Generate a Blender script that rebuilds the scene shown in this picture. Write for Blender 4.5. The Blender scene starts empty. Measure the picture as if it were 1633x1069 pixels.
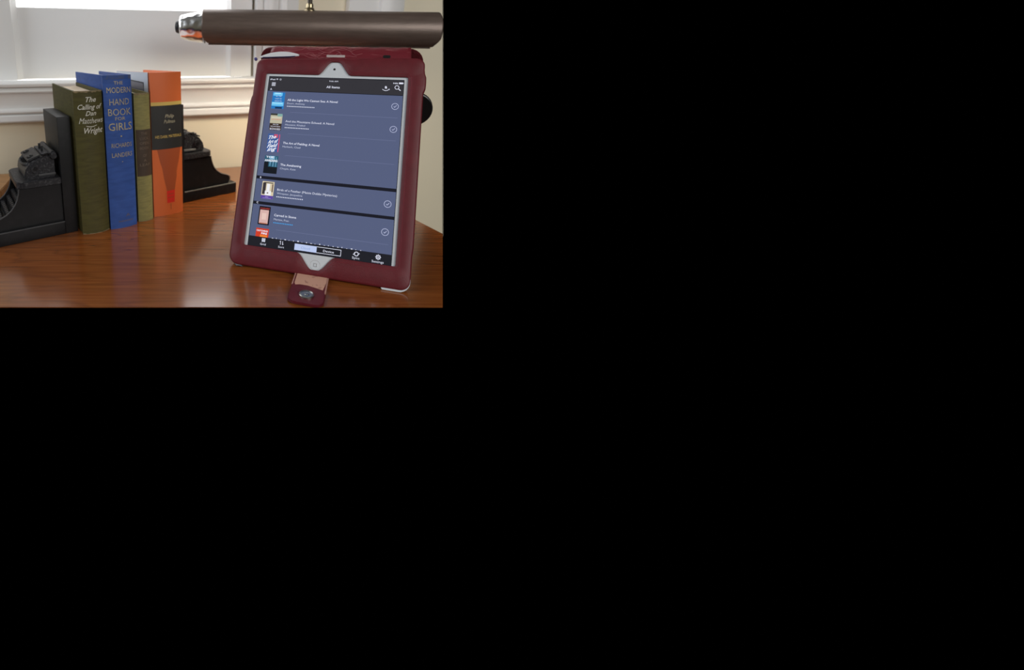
import bpy, bmesh, math, random
from mathutils import Vector, Matrix
random.seed(7)
C = bpy.context.scene.collection
S = bpy.context.scene
PI = math.pi
def R(a): return math.radians(a)

# ------------------------------------------------------------------ camera
FPX = 720.0                                   # focal length in pixels of the 1633x1069 frame
PITCH, ROLL = 0.24696, 0.00555
CAM_Z = 0.2405
cd = bpy.data.cameras.new('camera'); cam = bpy.data.objects.new('camera', cd); C.objects.link(cam)
cd.sensor_fit = 'HORIZONTAL'; cd.sensor_width = 36.0; cd.lens = FPX / 1633 * 36
cd.shift_x = (816.5 - 353.0) / 1633; cd.shift_y = -(534.5 - 245.0) / 1633
cd.clip_start = 0.01
f0 = Vector((0, math.cos(PITCH), -math.sin(PITCH))); u0 = Vector((0, math.sin(PITCH), math.cos(PITCH))); r0 = Vector((1, 0, 0))
rx = r0 * math.cos(ROLL) + u0 * math.sin(ROLL); uy = u0 * math.cos(ROLL) - r0 * math.sin(ROLL)
cam.matrix_world = Matrix(((rx.x, uy.x, -f0.x, 0), (rx.y, uy.y, -f0.y, 0), (rx.z, uy.z, -f0.z, CAM_Z), (0, 0, 0, 1)))
cd.dof.use_dof = True; cd.dof.focus_distance = 0.50; cd.dof.aperture_fstop = 3.6
S.camera = cam
# ------------------------------------------------------------------ world, lights, exposure
w = bpy.data.worlds.new('world'); S.world = w; w.use_nodes = True
bgn = w.node_tree.nodes['Background']; bgn.inputs[0].default_value = (0, 0, 0, 1); bgn.inputs[1].default_value = 0.0
S.view_settings.view_transform = 'Standard'; S.view_settings.look = 'None'
S.view_settings.gamma = 1.0; S.view_settings.use_curve_mapping = False; S.view_settings.exposure = 0.0
def area(name, loc, target, sx, sy, power, col):
    d = bpy.data.lights.new(name, 'AREA'); d.shape = 'RECTANGLE'; d.size = sx; d.size_y = sy; d.energy = power; d.color = col
    o = bpy.data.objects.new(name, d); C.objects.link(o); o.location = loc
    o.rotation_euler = (Vector(target) - Vector(loc)).to_track_quat('-Z', 'Y').to_euler()
    return o
area('room_daylight', (1.20, -1.20, 1.00), (0.0, 0.70, 0.12), 1.5, 1.1, 27.0, (1.0, 0.985, 0.96))
area('side_daylight', (-1.5, 0.0, 1.0), (0.1, 0.7, 0.1), 0.8, 0.9, 13.0, (0.85, 0.92, 1.0))

# ------------------------------------------------------------------ materials
def lin(c):
    return tuple(((x / 255) / 12.92 if x / 255 <= 0.04045 else ((x / 255 + 0.055) / 1.055) ** 2.4) for x in c)
def mat(name, col, rough=0.5, metal=0.0, var=0.12, vscale=40.0, bump=0.0, bscale=300.0, spec=0.5, coat=0.0, stretch=None):
    m = bpy.data.materials.new(name); m.use_nodes = True; nt = m.node_tree; N = nt.nodes; L = nt.links
    b = N['Principled BSDF']; b.inputs['Roughness'].default_value = rough; b.inputs['Metallic'].default_value = metal
    b.inputs['Specular IOR Level'].default_value = spec; b.inputs['Coat Weight'].default_value = coat
    tc = N.new('ShaderNodeTexCoord'); src = tc.outputs['Object']
    if stretch:
        mp = N.new('ShaderNodeMapping'); mp.inputs['Scale'].default_value = stretch; L.new(src, mp.inputs[0]); src = mp.outputs[0]
    n = N.new('ShaderNodeTexNoise'); n.inputs['Scale'].default_value = vscale; n.inputs['Detail'].default_value = 4; L.new(src, n.inputs['Vector'])
    mx = N.new('ShaderNodeMix'); mx.data_type = 'RGBA'; L.new(n.outputs['Fac'], mx.inputs[0])
    mx.inputs[6].default_value = tuple(c * (1 - var) for c in col) + (1,); mx.inputs[7].default_value = tuple(min(1, c * (1 + var)) for c in col) + (1,)
    L.new(mx.outputs[2], b.inputs['Base Color'])
    if bump > 0:
        n2 = N.new('ShaderNodeTexNoise'); n2.inputs['Scale'].default_value = bscale; n2.inputs['Detail'].default_value = 3; L.new(src, n2.inputs['Vector'])
        bp = N.new('ShaderNodeBump'); bp.inputs['Strength'].default_value = bump; bp.inputs['Distance'].default_value = 0.001
        L.new(n2.outputs['Fac'], bp.inputs['Height']); L.new(bp.outputs[0], b.inputs['Normal'])
    return m
def emis(name, col, strength=1.0, rough=0.06, spec=0.18):
    m = bpy.data.materials.new(name); m.use_nodes = True; b = m.node_tree.nodes['Principled BSDF']
    b.inputs['Base Color'].default_value = (0.004, 0.004, 0.005, 1); b.inputs['Roughness'].default_value = rough; b.inputs['Specular IOR Level'].default_value = spec
    b.inputs['Emission Color'].default_value = tuple(col) + (1,); b.inputs['Emission Strength'].default_value = strength
    return m
def leather(name, col, rough=0.42, bump=0.55, scale=900.0):
    m = bpy.data.materials.new(name); m.use_nodes = True; nt = m.node_tree; N = nt.nodes; L = nt.links
    b = N['Principled BSDF']; b.inputs['Roughness'].default_value = rough; b.inputs['Specular IOR Level'].default_value = 0.45
    tc = N.new('ShaderNodeTexCoord')
    v = N.new('ShaderNodeTexVoronoi'); v.inputs['Scale'].default_value = scale; L.new(tc.outputs['Object'], v.inputs['Vector'])
    n = N.new('ShaderNodeTexNoise'); n.inputs['Scale'].default_value = 120; n.inputs['Detail'].default_value = 5; L.new(tc.outputs['Object'], n.inputs['Vector'])
    mx = N.new('ShaderNodeMix'); mx.data_type = 'RGBA'; L.new(n.outputs['Fac'], mx.inputs[0])
    mx.inputs[6].default_value = tuple(c * 0.75 for c in col) + (1,); mx.inputs[7].default_value = tuple(c * 1.25 for c in col) + (1,)
    L.new(mx.outputs[2], b.inputs['Base Color'])
    bp = N.new('ShaderNodeBump'); bp.inputs['Strength'].default_value = bump; bp.inputs['Distance'].default_value = 0.0006
    L.new(v.outputs['Distance'], bp.inputs['Height']); L.new(bp.outputs[0], b.inputs['Normal'])
    return m
def worn(name, col, col2, scale, lo, hi, rough=0.6, stretch=(1, 1, 1), bump=0.3):
    """col with patches of col2 (cracks, rubbed-off spots)"""
    m = bpy.data.materials.new(name); m.use_nodes = True; nt = m.node_tree; N = nt.nodes; L = nt.links
    b = N['Principled BSDF']; b.inputs['Roughness'].default_value = rough
    tc = N.new('ShaderNodeTexCoord'); mp = N.new('ShaderNodeMapping'); mp.inputs['Scale'].default_value = stretch; L.new(tc.outputs['Object'], mp.inputs[0])
    n = N.new('ShaderNodeTexNoise'); n.inputs['Scale'].default_value = scale; n.inputs['Detail'].default_value = 6; n.inputs['Distortion'].default_value = 0.4; L.new(mp.outputs[0], n.inputs['Vector'])
    b.inputs['Specular IOR Level'].default_value = 0.3; rp = N.new('ShaderNodeValToRGB'); rp.color_ramp.elements[0].position = lo; rp.color_ramp.elements[1].position = hi
    rp.color_ramp.elements[0].color = tuple(col) + (1,); rp.color_ramp.elements[1].color = tuple(col2) + (1,)
    L.new(n.outputs['Fac'], rp.inputs[0]); L.new(rp.outputs[0], b.inputs['Base Color'])
    bp = N.new('ShaderNodeBump'); bp.inputs['Strength'].default_value = bump; bp.inputs['Distance'].default_value = 0.001
    L.new(n.outputs['Fac'], bp.inputs['Height']); L.new(bp.outputs[0], b.inputs['Normal'])
    return m
def wood(name, light, dark, rough, yaw, coat=0.0, spec=0.5):
    m = bpy.data.materials.new(name); m.use_nodes = True; nt = m.node_tree; N = nt.nodes; L = nt.links
    b = N['Principled BSDF']; b.inputs['Roughness'].default_value = rough; b.inputs['Coat Weight'].default_value = coat; b.inputs['Coat Roughness'].default_value = 0.12
    b.inputs['Specular IOR Level'].default_value = spec
    tc = N.new('ShaderNodeTexCoord'); mp = N.new('ShaderNodeMapping'); mp.inputs['Rotation'].default_value = (0, 0, yaw); mp.inputs['Scale'].default_value = (1.0, 7.0, 7.0)
    L.new(tc.outputs['Object'], mp.inputs[0])
    n1 = N.new('ShaderNodeTexNoise'); n1.inputs['Scale'].default_value = 2.2; n1.inputs['Detail'].default_value = 3; n1.inputs['Distortion'].default_value = 0.6; L.new(mp.outputs[0], n1.inputs['Vector'])
    # contour lines of the slow noise give the cathedral figure
    mul = N.new('ShaderNodeMath'); mul.operation = 'MULTIPLY'; mul.inputs[1].default_value = 14.0; L.new(n1.outputs['Fac'], mul.inputs[0])
    fr = N.new('ShaderNodeMath'); fr.operation = 'FRACT'; L.new(mul.outputs[0], fr.inputs[0])
    r1 = N.new('ShaderNodeValToRGB'); e = r1.color_ramp.elements; e[0].position = 0.0; e[0].color = (0.45, 0.45, 0.45, 1); e[1].position = 0.16; e[1].color = (1, 1, 1, 1)
    e2 = e.new(0.85); e2.color = (0.8, 0.8, 0.8, 1); e3 = e.new(1.0); e3.color = (0.5, 0.5, 0.5, 1)
    L.new(fr.outputs[0], r1.inputs[0])
    mp2 = N.new('ShaderNodeMapping'); mp2.inputs['Rotation'].default_value = (0, 0, yaw); mp2.inputs['Scale'].default_value = (1.5, 60.0, 60.0); L.new(tc.outputs['Object'], mp2.inputs[0])
    n2 = N.new('ShaderNodeTexNoise'); n2.inputs['Scale'].default_value = 6; n2.inputs['Detail'].default_value = 4; L.new(mp2.outputs[0], n2.inputs['Vector'])
    mx = N.new('ShaderNodeMix'); mx.data_type = 'RGBA'; L.new(n2.outputs['Fac'], mx.inputs[0]); mx.inputs[6].default_value = tuple(dark) + (1,); mx.inputs[7].default_value = tuple(light) + (1,)
    mm = N.new('ShaderNodeMix'); mm.data_type = 'RGBA'; mm.blend_type = 'MULTIPLY'; mm.inputs[0].default_value = 0.5; L.new(mx.outputs[2], mm.inputs[6]); L.new(r1.outputs[0], mm.inputs[7])
    L.new(mm.outputs[2], b.inputs['Base Color'])
    bp = N.new('ShaderNodeBump'); bp.inputs['Strength'].default_value = 0.04; bp.inputs['Distance'].default_value = 0.0005; L.new(n2.outputs['Fac'], bp.inputs['Height']); L.new(bp.outputs[0], b.inputs['Normal'])
    return m

M = {}
M['wall'] = mat('cream_paint', (0.80, 0.73, 0.56), 0.7, var=0.03, vscale=6, bump=0.05, bscale=500)
M['trim'] = mat('white_gloss_paint', (0.80, 0.80, 0.79), 0.4, var=0.02, vscale=8)
M['panel'] = mat('white_blind', (0.80, 0.80, 0.80), 0.6, var=0.02, vscale=5)
M['desk'] = wood('cherry_wood', (0.37, 0.118, 0.026), (0.125, 0.025, 0.005), 0.20, R(-8), 0.55, 0.6)
M['board'] = wood('pale_wood', (0.48, 0.25, 0.10), (0.36, 0.17, 0.06), 0.4, R(-12))
M['leather'] = leather('red_grained_leather', (0.122, 0.0085, 0.0145), 0.45, 0.22, 2000.0)
M['cover_leather'] = leather('dark_red_leather', (0.10, 0.010, 0.014))
M['cracked'] = worn('cracked_red_leather', (0.15, 0.014, 0.022), (0.42, 0.16, 0.16), 24, 0.56, 0.70, 0.45, (1, 7, 7), 0.4)
M['piping'] = mat('red_thread', (0.26, 0.03, 0.045), 0.6)
M['tan'] = worn('worn_tan_hide', (0.62, 0.34, 0.24), (0.28, 0.10, 0.08), 160, 0.60, 0.72, 0.7, (1, 1, 1), 0.2)
M['snap'] = mat('brushed_nickel', (0.45, 0.46, 0.43), 0.32, 1.0, 0.15, 300)
M['white_tab'] = mat('white_glass_bezel', (0.66, 0.69, 0.72), 0.15, var=0.01)
M['alu'] = mat('silver_white_shell', (0.82, 0.83, 0.84), 0.35, 0.0, 0.02)
M['black'] = worn('black_painted_resin', (0.005, 0.005, 0.006), (0.013, 0.013, 0.015), 90, 0.55, 0.85, 0.5, (1, 1, 1), 0.25)
M['black_top'] = worn('black_resin_rubbed_grey', (0.018, 0.018, 0.021), (0.10, 0.10, 0.105), 420, 0.52, 0.78, 0.40, (1, 1, 1), 0.4)
M['rim'] = mat('grey_rubbed_edge', (0.16, 0.16, 0.155), 0.5, var=0.5, vscale=120)
M['rim_dark'] = mat('dark_rubbed_edge', (0.055, 0.055, 0.058), 0.5, var=0.5, vscale=120)
M['disc'] = mat('black_plastic', (0.012, 0.012, 0.013), 0.35)
M['shade'] = mat('brown_bronze_enamel', (0.135, 0.098, 0.080), 0.36, 0.35, 0.30, 260, 0.12, 700, stretch=(0.15, 1, 1))
M['chrome'] = mat('hammered_chrome', (0.80, 0.80, 0.80), 0.24, 1.0, 0.02, 60, 0.25, 120)
M['brass'] = mat('aged_brass', (0.46, 0.38, 0.24), 0.28, 1.0, 0.2, 200)
M['darkrod'] = mat('dark_bronze_rod', (0.055, 0.045, 0.035), 0.4, 0.6)
M['rubber'] = mat('black_rubber', (0.015, 0.016, 0.02), 0.45)
M['pages'] = mat('aged_paper', (0.62, 0.50, 0.36), 0.8, var=0.2, vscale=30, bump=0.3, bscale=200, stretch=(12, 1, 1))
M['pages_white'] = mat('white_paper', (0.80, 0.80, 0.80), 0.8, var=0.06, vscale=30, stretch=(12, 1, 1))
M['green'] = worn('dark_olive_cloth', (0.080, 0.072, 0.020), (0.055, 0.045, 0.015), 60, 0.35, 0.75, 0.62, (1, 1, 5), 0.15)
M['fray'] = mat('frayed_cloth_edge', (0.22, 0.165, 0.085), 0.8, var=0.5, vscale=300)
M['blue'] = worn('blue_cloth', (0.040, 0.100, 0.36), (0.028, 0.072, 0.26), 50, 0.35, 0.75, 0.5, (1, 1, 4), 0.12)
M['olive'] = worn('faded_olive_cloth', (0.27, 0.24, 0.085), (0.20, 0.18, 0.07), 90, 0.35, 0.70, 0.65, (1, 1, 5), 0.15)
M['olive_label'] = mat('dark_brown_label', (0.055, 0.035, 0.022), 0.6, var=0.3, vscale=90)
M['orange'] = mat('orange_jacket', (0.72, 0.155, 0.040), 0.38, var=0.05, vscale=20)
M['orange_dark'] = mat('rust_print', (0.40, 0.085, 0.028), 0.38, var=0.08, vscale=20)
M['redprint'] = mat('red_print', (0.75, 0.03, 0.02), 0.4)
M['jacket_black'] = mat('charcoal_print', (0.030, 0.029, 0.027), 0.4)
M['yellow'] = mat('yellow_print', (0.70, 0.48, 0.12), 0.4)
M['jacket_white'] = mat('pale_blue_white_jacket', (0.72, 0.76, 0.82), 0.4, var=0.03)
M['jacket_grey'] = mat('grey_print', (0.30, 0.29, 0.32), 0.4, var=0.1)
M['silver_ink'] = mat('silver_ink', (0.62, 0.60, 0.52), 0.45, var=0.25, vscale=300)
M['gold_ink'] = mat('worn_gold_foil', (0.50, 0.42, 0.26), 0.4, 0.3, 0.5, 260)
M['gold_dull'] = mat('dull_gold_print', (0.15, 0.11, 0.075), 0.5, 0.0, 0.4, 260)
M['cream_ink'] = mat('cream_print', (0.52, 0.46, 0.30), 0.5)

# ------------------------------------------------------------------ mesh helpers
class MB:
    def __init__(s): s.v = []; s.f = []
    def add(s, v, f):
        o = len(s.v); s.v += [tuple(x) for x in v]; s.f += [tuple(i + o for i in q) for q in f]; return s
    def box(s, x0, x1, y0, y1, z0, z1, bev=0.0):
        bm = bmesh.new(); bmesh.ops.create_cube(bm, size=1)
        for v in bm.verts: v.co = Vector(((x0 + x1) / 2 + v.co.x * (x1 - x0), (y0 + y1) / 2 + v.co.y * (y1 - y0), (z0 + z1) / 2 + v.co.z * (z1 - z0)))
        if bev > 0: bmesh.ops.bevel(bm, geom=bm.edges[:], offset=bev, segments=2, affect='EDGES', profile=0.6)
        s.bm(bm); return s
    def bm(s, bm, mtx=None):
        bm.verts.index_update(); o = len(s.v)
        for v in bm.verts: s.v.append(tuple((mtx @ v.co) if mtx else v.co))
        for f in bm.faces: s.f.append(tuple(v.index + o for v in f.verts))
        bm.free()
    def prism(s, poly, fn, h0, h1, bev=0.0):
        """poly: 2D loop; fn(u,v,h)->xyz ; extruded from h0 to h1"""
        bm = bmesh.new(); n = len(poly)
        a = [bm.verts.new(fn(u, v, h0)) for u, v in poly]; b = [bm.verts.new(fn(u, v, h1)) for u, v in poly]
        bm.faces.new(a); bm.faces.new(list(reversed(b)))
        for i in range(n): bm.faces.new((a[i], b[i], b[(i + 1) % n], a[(i + 1) % n]))
        bmesh.ops.recalc_face_normals(bm, faces=bm.faces[:])
        if bev > 0: bmesh.ops.bevel(bm, geom=[e for e in bm.edges if len(e.link_faces) == 2 and e.calc_face_angle(0) > 0.5], offset=bev, segments=2, affect='EDGES')
        s.bm(bm); return s
    def loft(s, loops, close=True, cap0=False, cap1=False):
        o = len(s.v); n = len(loops[0])
        for l in loops: s.v += [tuple(p) for p in l]
        for k in range(len(loops) - 1):
            for i in range(n if close else n - 1):
                j = (i + 1) % n
                s.f.append((o + k * n + i, o + k * n + j, o + (k + 1) * n + j, o + (k + 1) * n + i))
        if cap0: s.f.append(tuple(o + i for i in reversed(range(n))))
        if cap1: s.f.append(tuple(o + (len(loops) - 1) * n + i for i in range(n)))
        return s
    def lathe(s, prof, axis='z', c=(0, 0, 0), n=28, sq=1.0):
        """prof: (r, h) list along the axis"""
        loops = []
        for r, h in prof:
            l = []
            for i in range(n):
                a = 2 * PI * i / n; p, q = r * math.cos(a), r * math.sin(a)
                l.append({'z': (c[0] + p, c[1] + q, c[2] + h), 'x': (c[0] + h, c[1] + p, c[2] + q), 'y': (c[0] + q, c[1] + h, c[2] + p)}[axis])
            loops.append(l)
        return s.loft(loops, True, True, True)
    def tube(s, path, r, n=10):
        loops = []; P = [Vector(p) for p in path]; up = Vector((0.31, 0.17, 0.93))
        for i, p in enumerate(P):
            t = (P[min(i + 1, len(P) - 1)] - P[max(i - 1, 0)]).normalized()
            a = t.cross(up).normalized(); b = t.cross(a)
            loops.append([p + (a * math.cos(2 * PI * k / n) + b * math.sin(2 * PI * k / n)) * r for k in range(n)])
        return s.loft(loops, True, True, True)
    def build(s, name, m, parent=None, smooth=0.6, fix=True):
        me = bpy.data.meshes.new(name); me.from_pydata(s.v, [], s.f); me.materials.append(m)
        if fix:
            bm = bmesh.new(); bm.from_mesh(me); bmesh.ops.recalc_face_normals(bm, faces=bm.faces[:]); bm.to_mesh(me); bm.free()
        o = bpy.data.objects.new(name, me); C.objects.link(o)
        if smooth:
            me.polygons.foreach_set('use_smooth', [True] * len(me.polygons)); me.set_sharp_from_angle(angle=smooth)
        if parent: o.parent = parent
        return o
def thing(name, label, cat, loc=(0, 0, 0), rot=(0, 0, 0), group=None, kind=None):
    o = bpy.data.objects.new(name, None); C.objects.link(o); o.location = loc; o.rotation_euler = rot; o.empty_display_size = 0.02
    o['label'] = label; o['category'] = cat
    if group: o['group'] = group
    if kind: o['kind'] = kind
    return o
def tag(o, label, cat, group=None, kind=None):
    o['label'] = label; o['category'] = cat
    if group: o['group'] = group
    if kind: o['kind'] = kind
    return o
def rrect(x0, x1, y0, y1, r, n=6):
    rr = r if isinstance(r, (list, tuple)) else [r] * 4       # bl, br, tr, tl
    out = []
    for (cx, cy, a0, q) in ((x0 + rr[0], y0 + rr[0], PI, rr[0]), (x1 - rr[1], y0 + rr[1], 1.5 * PI, rr[1]), (x1 - rr[2], y1 - rr[2], 0, rr[2]), (x0 + rr[3], y1 - rr[3], 0.5 * PI, rr[3])):
        for i in range(n + 1):
            a = a0 + 0.5 * PI * i / n; out.append((cx + q * math.cos(a), cy + q * math.sin(a)))
    return out
def offset(loop, d):
    n = len(loop); out = []
    for i in range(n):
        a, b, c = Vector(loop[i - 1]), Vector(loop[i]), Vector(loop[(i + 1) % n])
        t1, t2 = (b - a), (c - b)
        t1 = t1.normalized() if t1.length > 1e-9 else t2.normalized(); t2 = t2.normalized() if t2.length > 1e-9 else t1
        nn = Vector((t1.y + t2.y, -t1.x - t2.x)); nn = nn.normalized() if nn.length > 1e-6 else Vector((t1.y, -t1.x))
        k = max(0.5, nn.dot(Vector((t1.y, -t1.x)))); out.append((b.x + nn.x * d / k, b.y + nn.y * d / k))
    return out
_tc = {}
def text(body, size=1.0, bold=0.0, shear=0.0, width=None, align='LEFT'):
    """flat glyph mesh: list of (x,y), faces, width - built in font"""
    cu = bpy.data.curves.new('t', 'FONT'); cu.body = body; cu.size = size; cu.offset = 0.0 if 'M' in body else bold * size; cu.shear = shear; cu.resolution_u = 2
    o = bpy.data.objects.new('t', cu); C.objects.link(o)
    dg = bpy.context.evaluated_depsgraph_get(); me = bpy.data.meshes.new_from_object(o.evaluated_get(dg))
    v = [(p.co.x, p.co.y) for p in me.vertices]; f = [tuple(p.vertices) for p in me.polygons]
    bpy.data.objects.remove(o); bpy.data.curves.remove(cu); bpy.data.meshes.remove(me)
    if not v: return [], []
    x0 = min(p[0] for p in v); x1 = max(p[0] for p in v)
    k = (width / (x1 - x0)) if width else 1.0
    off = {'LEFT': x0, 'CENTER': (x0 + x1) / 2, 'RIGHT': x1}[align]
    return [((x - off) * k, y) for x, y in v], f

# ------------------------------------------------------------------ the room: wall with window, sill, trim
WY = 0.2698
W0 = Vector((0.0115, 0.852, 0)); wd = Vector((math.cos(WY), math.sin(WY), 0)); wn = Vector((math.sin(WY), -math.cos(WY), 0))
def wall_root(name, label, cat):
    o = thing(name, label, cat, W0, (0, 0, WY), kind='structure'); return o
# in wall coordinates: x along the wall, y = away from the room (depth d towards the room is -y), z up
def wcut(z): return 0.4564 + (0.3219 - z) * 0.1494
wb = MB()
fnw = lambda u, v, h: (u, h, v)
wb.prism([(-0.80, -0.21), (wcut(-0.21), -0.21), (wcut(0.168), 0.168), (-0.80, 0.168)], fnw, 0, 0.06)
wb.prism([(0.0500, 0.168), (wcut(0.168), 0.168), (wcut(0.74), 0.74), (0.0500, 0.74)], fnw, 0, 0.06)
wb.prism([(-0.80, 0.168), (-0.412, 0.168), (-0.412, 0.74), (-0.80, 0.74)], fnw, 0, 0.06)
o = wb.build('wall_back', M['wall'], None, 0); o.location = W0; o.rotation_euler = (0, 0, WY)
tag(o, 'cream painted wall behind the desk around the window', 'wall', kind='structure')
win = wall_root('window_1', 'white framed window with a pale blind panel behind the books', 'window')
pane_m = emis('overcast_sky_through_pane', (1.0, 1.0, 1.0), 3.2, 0.3, 0.2)
MB().box(-0.405, 0.043, 0.046, 0.050, 0.166, 0.74).build('pane', pane_m, win, 0)
st = MB().box(-0.412, -0.3625, 0.000, 0.045, 0.1735, 0.74, 0.0015); st.build('stile', M['trim'], win)
st = MB().box(0.0045, 0.0455, 0.000, 0.045, 0.1735, 0.74, 0.0015); st.build('stile', M['trim'], win)
# bevelled glazing beads between stiles and blind
for x0, x1 in ((-0.3625, -0.3555), (0.0045, -0.0008)):
    MB().prism([(x0, 0.004), (x0, 0.02), (x1, 0.02), (x1, 0.012)], lambda u, v, h: (u, v, h), 0.1735, 0.74).build('glazing_bead', M['trim'], win, 0)
MB().box(-0.3565, 0.0010, 0.0125, 0.0165, 0.1739, 0.2905, 0.0008).build('blind_panel', M['panel'], win)
# casing right of the window: stepped and rounded profile, extruded upwards
cas = [(0.0495, 0.0), (0.0495, -0.014), (0.058, -0.014), (0.060, -0.010), (0.062, -0.010)]
for i in range(9):
    a = PI * i / 8; cas.append((0.076 - 0.014 * math.cos(a), -0.010 - 0.009 * math.sin(a)))
cas += [(0.092, -0.012), (0.097, -0.020), (0.104, -0.022), (0.110, -0.020), (0.1115, -0.012), (0.122, -0.008), (0.134, -0.006), (0.134, 0.0)]
MB().prism(cas, lambda u, v, h: (u, v, h), 0.172, 0.74).build('casing', M['trim'], win, 0.5)
# sill: moulded profile (d towards the room, z) swept along the wall
pr = [(0.0, 0.1735), (0.026, 0.1735), (0.0295, 0.1725), (0.031, 0.1695), (0.0295, 0.1655), (0.025, 0.1635), (0.020, 0.1630), (0.020, 0.1600), (0.0235, 0.1595), (0.0255, 0.157), (0.0235, 0.1545), (0.021, 0.1535)]
for i in range(9):
    t = i / 8; pr.append((0.021 - 0.010 * (t ** 0.6), 0.1535 - 0.0255 * t))
pr += [(0.0135, 0.1275), (0.0175, 0.1255), (0.0180, 0.1225), (0.0155, 0.1195), (0.012, 0.1185), (0.0155, 0.1175), (0.0165, 0.1160), (0.0165, 0.1075), (0.0145, 0.1050), (0.0, 0.1045)]
MB().prism(pr, lambda u, v, h: (h, -u, v), -0.80, 0.137).build('window_sill', M['trim'], win, 0.5)
# white boxed trim further right
t2 = [(0.236, 0.0), (0.236, -0.012), (0.300, -0.012), (0.303, -0.018)]
for i in range(8):
    a = 0.5 * PI * i / 7; t2.append((0.318 + 0.044 * math.sin(a), -0.004 - 0.018 * math.cos(a)))
t2 += [(0.362, 0.0)]
o = MB().prism(t2, lambda u, v, h: (u, v, h), -0.21, 0.74).build('trim_1', M['trim'], None, 0.5); o.location = W0; o.rotation_euler = (0, 0, WY)
tag(o, 'white upright trim on the wall behind the lamp, right of the window', 'trim', kind='structure')

# the rest of the room, behind and above the camera
tag(MB().box(-2.2, 1.6, -2.30, -2.24, -0.6, 2.3).build('wall_front', M['wall'], None, 0), 'cream wall on the far side of the room', 'wall', kind='structure')
tag(MB().box(-2.26, -2.20, -2.30, 0.20, -0.6, 2.3).build('wall_left', M['wall'], None, 0), 'cream wall on the left side of the room', 'wall', kind='structure')
tag(MB().box(-2.26, 1.6, -2.30, 0.60, 2.3, 2.34).build('ceiling', M['trim'], None, 0), 'white ceiling over the room', 'ceiling', kind='structure')

# ------------------------------------------------------------------ desk
dtop = [(-0.85, 0.3615), (-0.2035, 0.3692), (0.0008, 0.3712), (0.2070, 0.3732), (0.2284, 0.4183), (0.2548, 0.4739), (0.2852, 0.5382), (0.2703, 0.5815), (0.1749, 0.8892), (0.0115, 0.8440), (-0.85, 0.6057)]
dbot = [(-0.85, 0.4115), (-0.19, 0.4192), (0.0, 0.4212), (0.175, 0.4232), (0.19, 0.46), (0.215, 0.51), (0.240, 0.56), (0.235, 0.60), (0.160, 0.880), (0.0115, 0.842), (-0.85, 0.6040)]
db = MB()
tp = [(x, y, 0.0) for x, y in dtop]; t1 = [(x, y, -0.0006) for x, y in dtop]; bt = [(x, y, -0.026) for x, y in dbot]
db.loft([tp, t1, bt], True, False, False); db.f.append(tuple(range(len(tp)))); db.f.append(tuple(reversed([2 * len(tp) + i for i in range(len(tp))])))
o = db.build('desk', M['desk'], None, 0); tag(o, 'glossy reddish brown cherry wood desk top with dark grain', 'desk')
bd = MB().prism([(-0.3255, 0.6330), (-0.3420, 0.7225), (-0.62, 0.6470), (-0.60, 0.5570)], lambda u, v, h: (u, v, h), 0.0, 0.0230, 0.0012)
o = bd.build('wooden_board', M['board'], None, 0.4); tag(o, 'pale tan wooden board lying on the desk behind the left bookend', 'board')

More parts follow.
